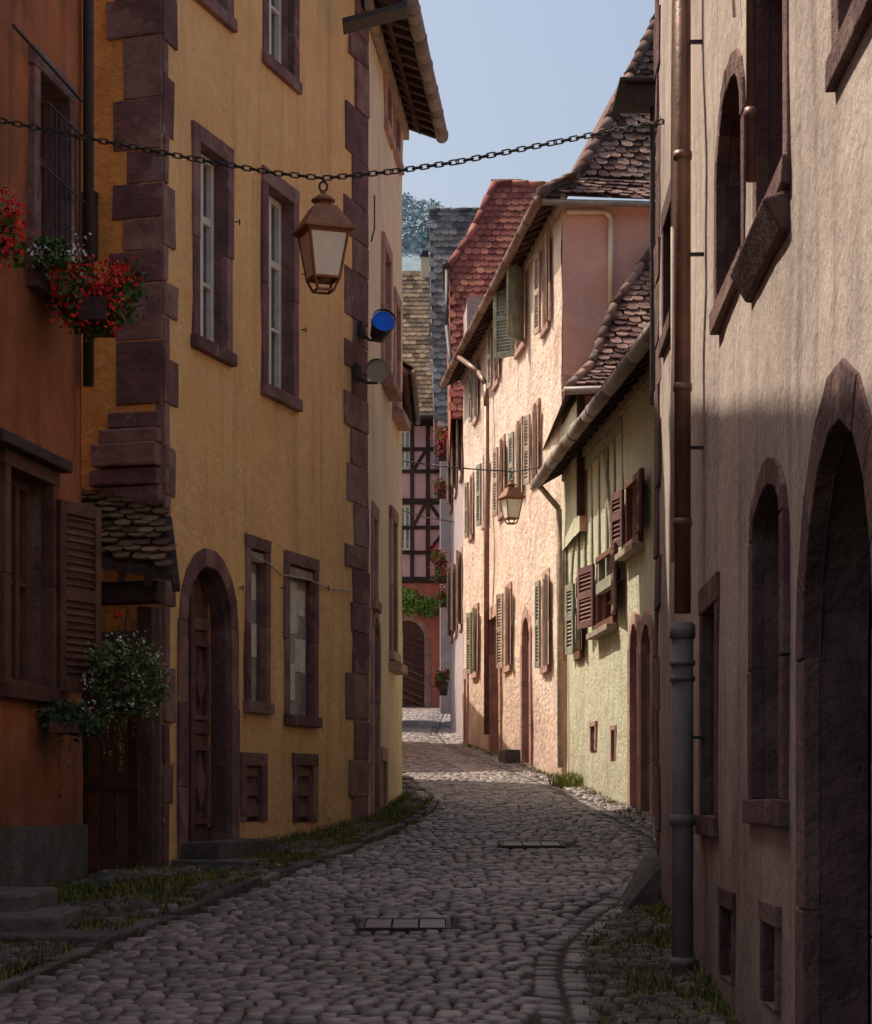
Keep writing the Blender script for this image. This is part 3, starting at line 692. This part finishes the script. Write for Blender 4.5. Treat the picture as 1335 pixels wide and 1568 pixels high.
for q_ in ((a0,R0,R1,a1),(a1,R1,R2,a2),(a2,R2,R3,a3)): tiles(B,q_,'tile_old',w=.17,h=.14,mess=2)
for a,b in ((a0,a1),(a1,a2),(a2,a3)): ridge(B,a+UP*.02,b+UP*.02,.08,'tile_old',L=.26)
far=WP.t*13
B.mb('side_roof','tile_old').add([a0,a1,a2,a3,a3+far,a2+far,a1+far,a0+far],[(0,1,6,7),(1,2,5,6),(2,3,4,5)])
bench=B.mb('stone_bench','stone_grey',bevel=.01)
qb=WP.hit(795)[0]; wbox(bench,WP,qb-.4,qb+.4,WP.g(qb)-.1,WP.g(qb)+.2,0,.28)
B.done()

# ================================================================ RED ROOFED HOUSE
B=Bld('red_roofed_house')
WQ=Wall((.62,43.1),(.35,53),(0,48))
oq=[]
for s,z in ((2.0,5.2),(5.2,5.3),(8,5.4),(2.0,8.4),(5.2,8.5),(8,8.5)):
    o=Op();o.s0=s;o.s1=s+.9;o.z0=z;o.z1=z+1.5;o.arch=0;o.rise=0; oq.append(o)
facade(B,WQ,0,WQ.len,2,11.6,oq,'plaster_mauve')
for o in oq: surround(B,WQ,o,'stone_pink',sw=.1); sash(B,WQ,o); shutter(B,WQ,o.s0-.1,-1,.45,o.z0,o.z1,12,'wood_old')
body(B,WQ,0,WQ.len,2,11.6,5,'plaster_mauve',roof=False)
def onplane(px,py):
    z0=CZ+(HY-640)/F*43.9; k=.5
    v=(HY-py)/F
    d=(43.9+k*(CZ-z0))/(1-k*v); return P3(px,py,d)
poly=[onplane(*p) for p in ((690,640),(860,640),(860,284),(757,281),(737,325),(716,368),(688,407))]
tiles(B,poly,'tile_red',w=.17,h=.17,jit=.004,mess=.5)
for a,b in zip(poly[2:],poly[3:]): ridge(B,a,b,.08,'tile_red')
bk=[p+V((0,9,0)) for p in poly]
sr=B.mb('side_roof','tile_red')
for i in range(2,6): sr.add([poly[i],poly[i+1],bk[i+1],bk[i]],[(0,1,2,3)])
sr.add([poly[6],poly[0],bk[0],bk[6]],[(0,1,2,3)])
B.mb('gutter','iron',True).cyl(poly[6]+V((-.08,-.1,0)),poly[6]+V((-.08,2,0)),.07)
B.mb('downpipe','iron',True).tube([poly[6]+V((-.05,0,0)),P3(684,500,44.5),P3(693,585,43.4)],.045)
B.done()

# ================================================================ END OF STREET
def plant(name,c,rad,leaf,petal,nl,nf,ls=.05,droop=0,box=None,fs=.03,strands=0):
    B=Bld(name); c=V(c); l=B.mb('leaves',leaf); f=B.mb('flowers',petal) if petal else None
    def q(m,p,s,up=.4):
        a=V((random.gauss(0,1),random.gauss(0,1),random.gauss(0,1))).normalized(); b=a.cross(V((rr(-1,1),rr(-1,1),rr(-1,1)))).normalized()
        n=5; cc=a.cross(b)
        m.add([p+a*s*.5*math.cos(6.283*i/n)*1.0+b*s*.5*math.sin(6.283*i/n)*(.7) +cc*(s*.12 if i%2 else 0) for i in range(n)],[tuple(range(n))])
    cl=[V((rr(-.75,.75),rr(-.7,.7),rr(-.7,.6))) for _ in range(16)]
    for _ in range(nl):
        k=random.choice(cl); v=k+V((random.gauss(0,.2),random.gauss(0,.2),random.gauss(0,.2))); 
        p=c+V((v.x*rad[0],v.y*rad[1],v.z*rad[2]-droop*max(0,-v.y)*rad[2]*R_())); q(l,p,ls*rr(.6,1.3))
    if f:
        fc=[V((rr(-.95,.95),rr(-1,.3),rr(-.8,.95))) for _ in range(max(4,nf//9))]
        for _ in range(nf):
            k=random.choice(fc); s=.035/max(rad[0],.1)*(fs/.03); v=k+V((random.gauss(0,s),random.gauss(0,s),random.gauss(0,s)))
            q(f,c+V((v.x*rad[0],v.y*rad[1],v.z*rad[2]-droop*max(0,-v.y)*rad[2]*.5)),fs*rr(.7,1.3))
    for _ in range(strands):
        p=c+V((rr(-.8,.8)*rad[0],rr(-.8,.4)*rad[1],-rad[2]*.5)); L=rr(.15,.55)
        for i in range(int(L/.02)): q(l,p+V((math.sin(i*.4)*.01,0,-i*.02)),ls*.55)
    if box:
        kind,bm=box
        if kind=='ybox':
            b=B.mb('planter',bm,bevel=.008); b.ab(c.x-.1,c.x+.1,c.y-rad[1]*.9,c.y+rad[1]*.9,c.z-rad[2]*.9,c.z-rad[2]*.3)
        if kind=='pot':
            b=B.mb('pot',bm,True); b.cyl(c-UP*(rad[2]+.14),c-UP*(rad[2]*.4),rad[0]*.4,rad[0]*.55,n=16); b.cyl(c-UP*(rad[2]*.4),c-UP*(rad[2]*.4-.03),rad[0]*.6,n=16)
        if kind=='hang':
            b=B.mb('basket',bm,True); b.cyl(c-UP*(rad[2]*.7),c,rad[0]*.35,rad[0]*.55,n=16)
            for a in range(3): b.cyl(c+V((math.cos(a*2.1)*rad[0]*.5,math.sin(a*2.1)*rad[0]*.5,0)),c+UP*.5,.004,n=5)
    B.done()
B=Bld('half_timbered_house')
DE=78.0
WE=Wall((-4,DE),(1.6,DE),(0,0))
gate=op(WE,596,650,950,None,1)
zE=lambda y: CZ+(HY-y)/F*DE
e1_=op(WE,612,628,660,718); e2_=op(WE,612,628,775,842); 
facade(B,WE,0,5.6,4,zE(893),[gate],'plaster_red',.3,'stone'); surround(B,WE,gate,'stone_pink',sw=.2,sill=False)
door(B,WE,gate,'wood_purple',.25,.18,False)
dmm=B.mb('gate_boards','wood_brown')
for i in range(12):
    z=gate.z0+.1+i*.26; beam(WE,dmm,((gate.s0+gate.s1)/2-.6+.0,z),((gate.s0+gate.s1)/2+.6,z-.5),.05,-.21)
facade(B,WE,0,5.6,zE(893),zE(640),[e1_,e2_],'infill_pink',.12,part='timber_storeys')
for o in (e1_,e2_): wbox(B.mb('window_blinds','curtain'),WE,o.s0,o.s1,o.z0,o.z1,-.1,-.06); sash(B,WE,o,2,2,.03)
tm=B.mb('timber_frame','timber',bevel=.01)
sp=lambda px: WE.hit(px)[0]
for i,y in enumerate((648,688,722,768,808,846,888)): beam(WE,tm,(0,zE(y)),(5.6,zE(y)),.22 if i in (0,3,6) else .13,.06+.003*i)
for i,px in enumerate((585,597,609,631,655,684,700)): beam(WE,tm,(sp(px),zE(893)),(sp(px),zE(642)),.15,.05+.002*i)
for i,(a,b,c,d) in enumerate(((633,720,652,690),(633,806,652,770),(682,806,658,772),(657,850,682,884),(658,842,682,812))): beam(WE,tm,(sp(a),zE(b)),(sp(c),zE(d)),.12,.041+.001*i)
body(B,WE,0,5.6,4,zE(640),6,'plaster_red',roof=False)
r0=V((-4.3,DE-.4,zE(641)));r1=V((1.9,DE-.4,zE(641)))
za=CZ+(HY-415)/F*81.5
r2=V((1.9,81.5,za));r3=V((-4.3,81.5,za))
tiles(B,[r0,r1,r2,r3],'tile_ochre',w=.24,h=.22)
B.mb('gutter','iron',True).cyl(r0-V((0,.1,.03)),r1-V((0,.1,.03)),.1)
ch=B.mb('chimney','plaster_cream',bevel=.02); c=P3(651,415,81.5); ch.ab(c.x-.17,c.x+.17,81.3,81.7,c.z-1,c.z+.5)
B.mb('chimney_cap','iron').ab(c.x-.2,c.x+.2,81.25,81.75,c.z+.5,c.z+.56); B.mb('chimney_cap','iron').ab(c.x-.13,c.x+.13,81.35,81.65,c.z+.62,c.z+.75)
B.done()
B=Bld('slate_roofed_house')
D=70.0
a=P3(665,655,D-2);b=P3(745,655,D-2);c=P3(740,322,D+1.5);d=P3(657,322,D+1.5)
tiles(B,[a,b,c,d],'tile_slate',w=.26,h=.26,jit=.004); ridge(B,d,c,.09,'tile_slate')
wq=B.mb('walls','plaster_mauve'); wq.ab(P3(674,0,D).x,4,D-1.3,D+8,4,a.z)
B.mb('roof_side','tile_slate').add([a,d,d+V((0,8,-.2)),a+V((0,10,0))],[(0,1,2,3)])
B.done()
plant('climbing_vine',P3(645,922,77.4),(.95,.35,.5),'leaf_bright','petal_red',1500,50,.15,fs=.09)
for px,py,pt in ((677,668,'petal_pink'),(678,690,'petal_pink'),(676,748,'petal_pink'),(672,855,'petal_red'),(676,878,'petal_pink'),(680,915,'petal_red')):
    plant('flower_box',P3(px,py,52.6),(.17,.3,.24),'leaf_bright',pt,380,170,.07,box=('ybox','wood_dark'),fs=.055)
plant('potted_flowers',P3(679,1040,56),(.24,.25,.28),'leaf_bright','petal_red',500,120,.07,box=('pot','stone_grey'),fs=.055)
# ================================================================ PLANTS (near)
plant('geranium_window_box',P3(150,452,14.9),(.27,.32,.26),'leaf','petal_red',2400,650,.05,droop=.6,box=('ybox','wood_dark'),fs=.034)
plant('geranium_window_box',P3(92,396,14.7),(.15,.2,.12),'leaf','petal_white',700,160,.045,box=('pot','pot_orange'),fs=.03)
plant('geranium_window_box',P3(6,360,13.9),(.13,.2,.2),'leaf','petal_red',500,280,.045,fs=.034)
plant('hanging_flower_basket',P3(195,1040,15.3),(.27,.22,.32),'leaf_grey','petal_white',3600,280,.042,box=('hang','wood_dark'),fs=.022,strands=14)
plant('window_planter',P3(103,1098,14.9),(.22,.2,.13),'leaf_blue','petal_white',1300,30,.045,box=('ybox','wood_brown'),fs=.015,strands=6)
plant('red_blossom',P3(178,945,15.4),(.03,.03,.03),'leaf','petal_red',8,16,.03,fs=.03)

# ================================================================ CHAIN + LANTERNS
def link(m,p,d,side,L=.06,w=.018,r=.0048):
    pts=[]
    for i in range(10):
        a=6.283*i/10; x=math.cos(a); y=math.sin(a)
        pts.append(p+d*((L/2-w)*(1 if x>0 else -1)*min(1,abs(x)*3)+w*x)+side*w*y)
    pts.append(pts[0])
    for i in range(10): m.cyl(pts[i],pts[i+1],r,n=5,caps=False)
def chain(name,pts,L=.05,r=.0055,w=.016,th=False):
    m=MB(name,'iron',smooth=True); pts=[V(p) for p in pts]
    for a,b in zip(pts,pts[1:]):
        n=max(1,round((b-a).length/L)); d=(b-a).normalized(); s1=d.cross(UP).normalized(); s2=d.cross(s1)
        for i in range(n): link(m,a.lerp(b,(i+.5)/n),d,s1 if i%2 else s2,L*1.35,w,r)
    return m.done()
cp=[(-3,184,14.06),(130,211,14.1),(300,244,14.1),(420,265,14.1),(495,273,14.1),(600,263,14.1),(700,248,14.1),(850,218,14.1),(940,200,14.1),(1027,184,13.9)]
chain('lantern_chain',[P3(*p) for p in cp])
def lantern(px,ytop,d,S,rot=.35):
    B=Bld('street_lantern'); T=P3(px,ytop,d); c,s=math.cos(rot),math.sin(rot)
    def ring(z,r): 
        rr_=r*S
        return [T+V((x*c*rr_-y_*s*rr_, x*s*rr_+y_*c*rr_, -z*S)) for x,y_ in ((-1,-1),(1,-1),(1,1),(-1,1))]
    cpm=B.mb('copper_roof','lantern_copper',bevel=.004*S)
    def fr(m,z0,r0,z1,r1): m.hexa(ring(z1,r1)+ring(z0,r0))
    fr(cpm,.17,.065,.31,.150); fr(cpm,.31,.155,.325,.155); fr(cpm,.325,.14,.335,.132)
    cy=B.mb('chimney','lantern_copper',True); up=lambda z:T-UP*z*S
    cy.cyl(up(.18),up(.14),.05*S,.05*S,n=16); cy.cyl(up(.14),up(.13),.072*S,.072*S,n=16); cy.cyl(up(.13),up(.10),.068*S,.03*S,n=16); cy.cyl(up(.10),up(.08),.018*S,.018*S,n=10)
    hk=B.mb('hook','iron',True)
    pts=[T+V((.024*S*math.sin(a),0,-.05*S-.03*S*math.cos(a))) for a in [i*.628 for i in range(11)]]; hk.tube(pts,.007*S,6)
    A=ring(.335,.118);Z=ring(.60,.078)
    gl=B.mb('glass_panes','lamp_glass')
    for i in range(4):
        j=(i+1)%4; gl.add([A[i],A[j],Z[j],Z[i]],[(0,1,2,3)])
        hkf=B.mb('frame_bars','lantern_copper'); hkf.cyl(A[i],Z[i],.009*S,n=6); hkf.cyl(A[i],A[j],.009*S,n=6); hkf.cyl(Z[i],Z[j],.011*S,n=6)
    Bt=ring(.67,.05)
    for i in range(4):
        j=(i+1)%4; hkf.cyl(Z[i],Bt[i],.009*S,n=6); hkf.cyl(Bt[i],Bt[j],.009*S,n=6)
    hkf.cyl(up(.61),up(.58),.05*S,.06*S,n=12)
    B.done()
lantern(495,273,14.1,1.1); lantern(783,728,30,1.0)
wr=MB('overhead_wire','iron',smooth=True)
wp=[(596,703,30),(660,712,30),(720,718,30),(783,722,30),(840,714,29.6),(893,700,28.6)]
wr.tube([P3(*p) for p in wp],.010,6)
wr.tube([P3(784,722,30),P3(783,730,30)],.01,6)
wr.done()
wr=MB('overhead_wire','iron',smooth=True); wr.tube([P3(600,352,40),P3(640,347,40),P3(700,330,42)],.01,5); wr.done()
wr=MB('overhead_wire','iron',smooth=True); wr.tube([P3(606,779,50),P3(650,792,50),P3(700,800,50)],.012,5); wr.done()

# ================================================================ LIGHT / CAMERA
el=math.radians(55); sx,sy=-.86,.51
S=V((sx*math.cos(el),sy*math.cos(el),math.sin(el))).normalized()
sd=bpy.data.lights.new('sun','SUN'); sd.energy=5.0; sd.angle=math.radians(.5); sd.color=(1,.89,.75)
so=bpy.data.objects.new('sun',sd); so.rotation_euler=(-S).to_track_quat('-Z','Y').to_euler(); scene.collection.objects.link(so)
w=bpy.data.worlds.new('World'); scene.world=w; w.use_nodes=True; nt=w.node_tree
sk=nt.nodes.new('ShaderNodeTexSky'); sk.sky_type='NISHITA'; sk.sun_disc=False; sk.sun_elevation=el; sk.sun_rotation=math.atan2(sx,sy); sk.dust_density=5.0; sk.air_density=1.15; sk.ozone_density=.25
bg=nt.nodes['Background']; bg.inputs[1].default_value=.15; nt.links.new(sk.outputs[0],bg.inputs[0])
cd=bpy.data.cameras.new('camera'); cam=bpy.data.objects.new('camera',cd); scene.collection.objects.link(cam)
cam.location=(0,0,CZ); cam.rotation_euler=(math.radians(90),0,0)
cd.sensor_fit='HORIZONTAL'; cd.sensor_width=36; cd.lens=36*F/1335; cd.shift_y=(HY-784)/1335; cd.clip_end=5000
scene.camera=cam
scene.view_settings.view_transform='Standard'; scene.view_settings.look='None'; scene.view_settings.exposure=0
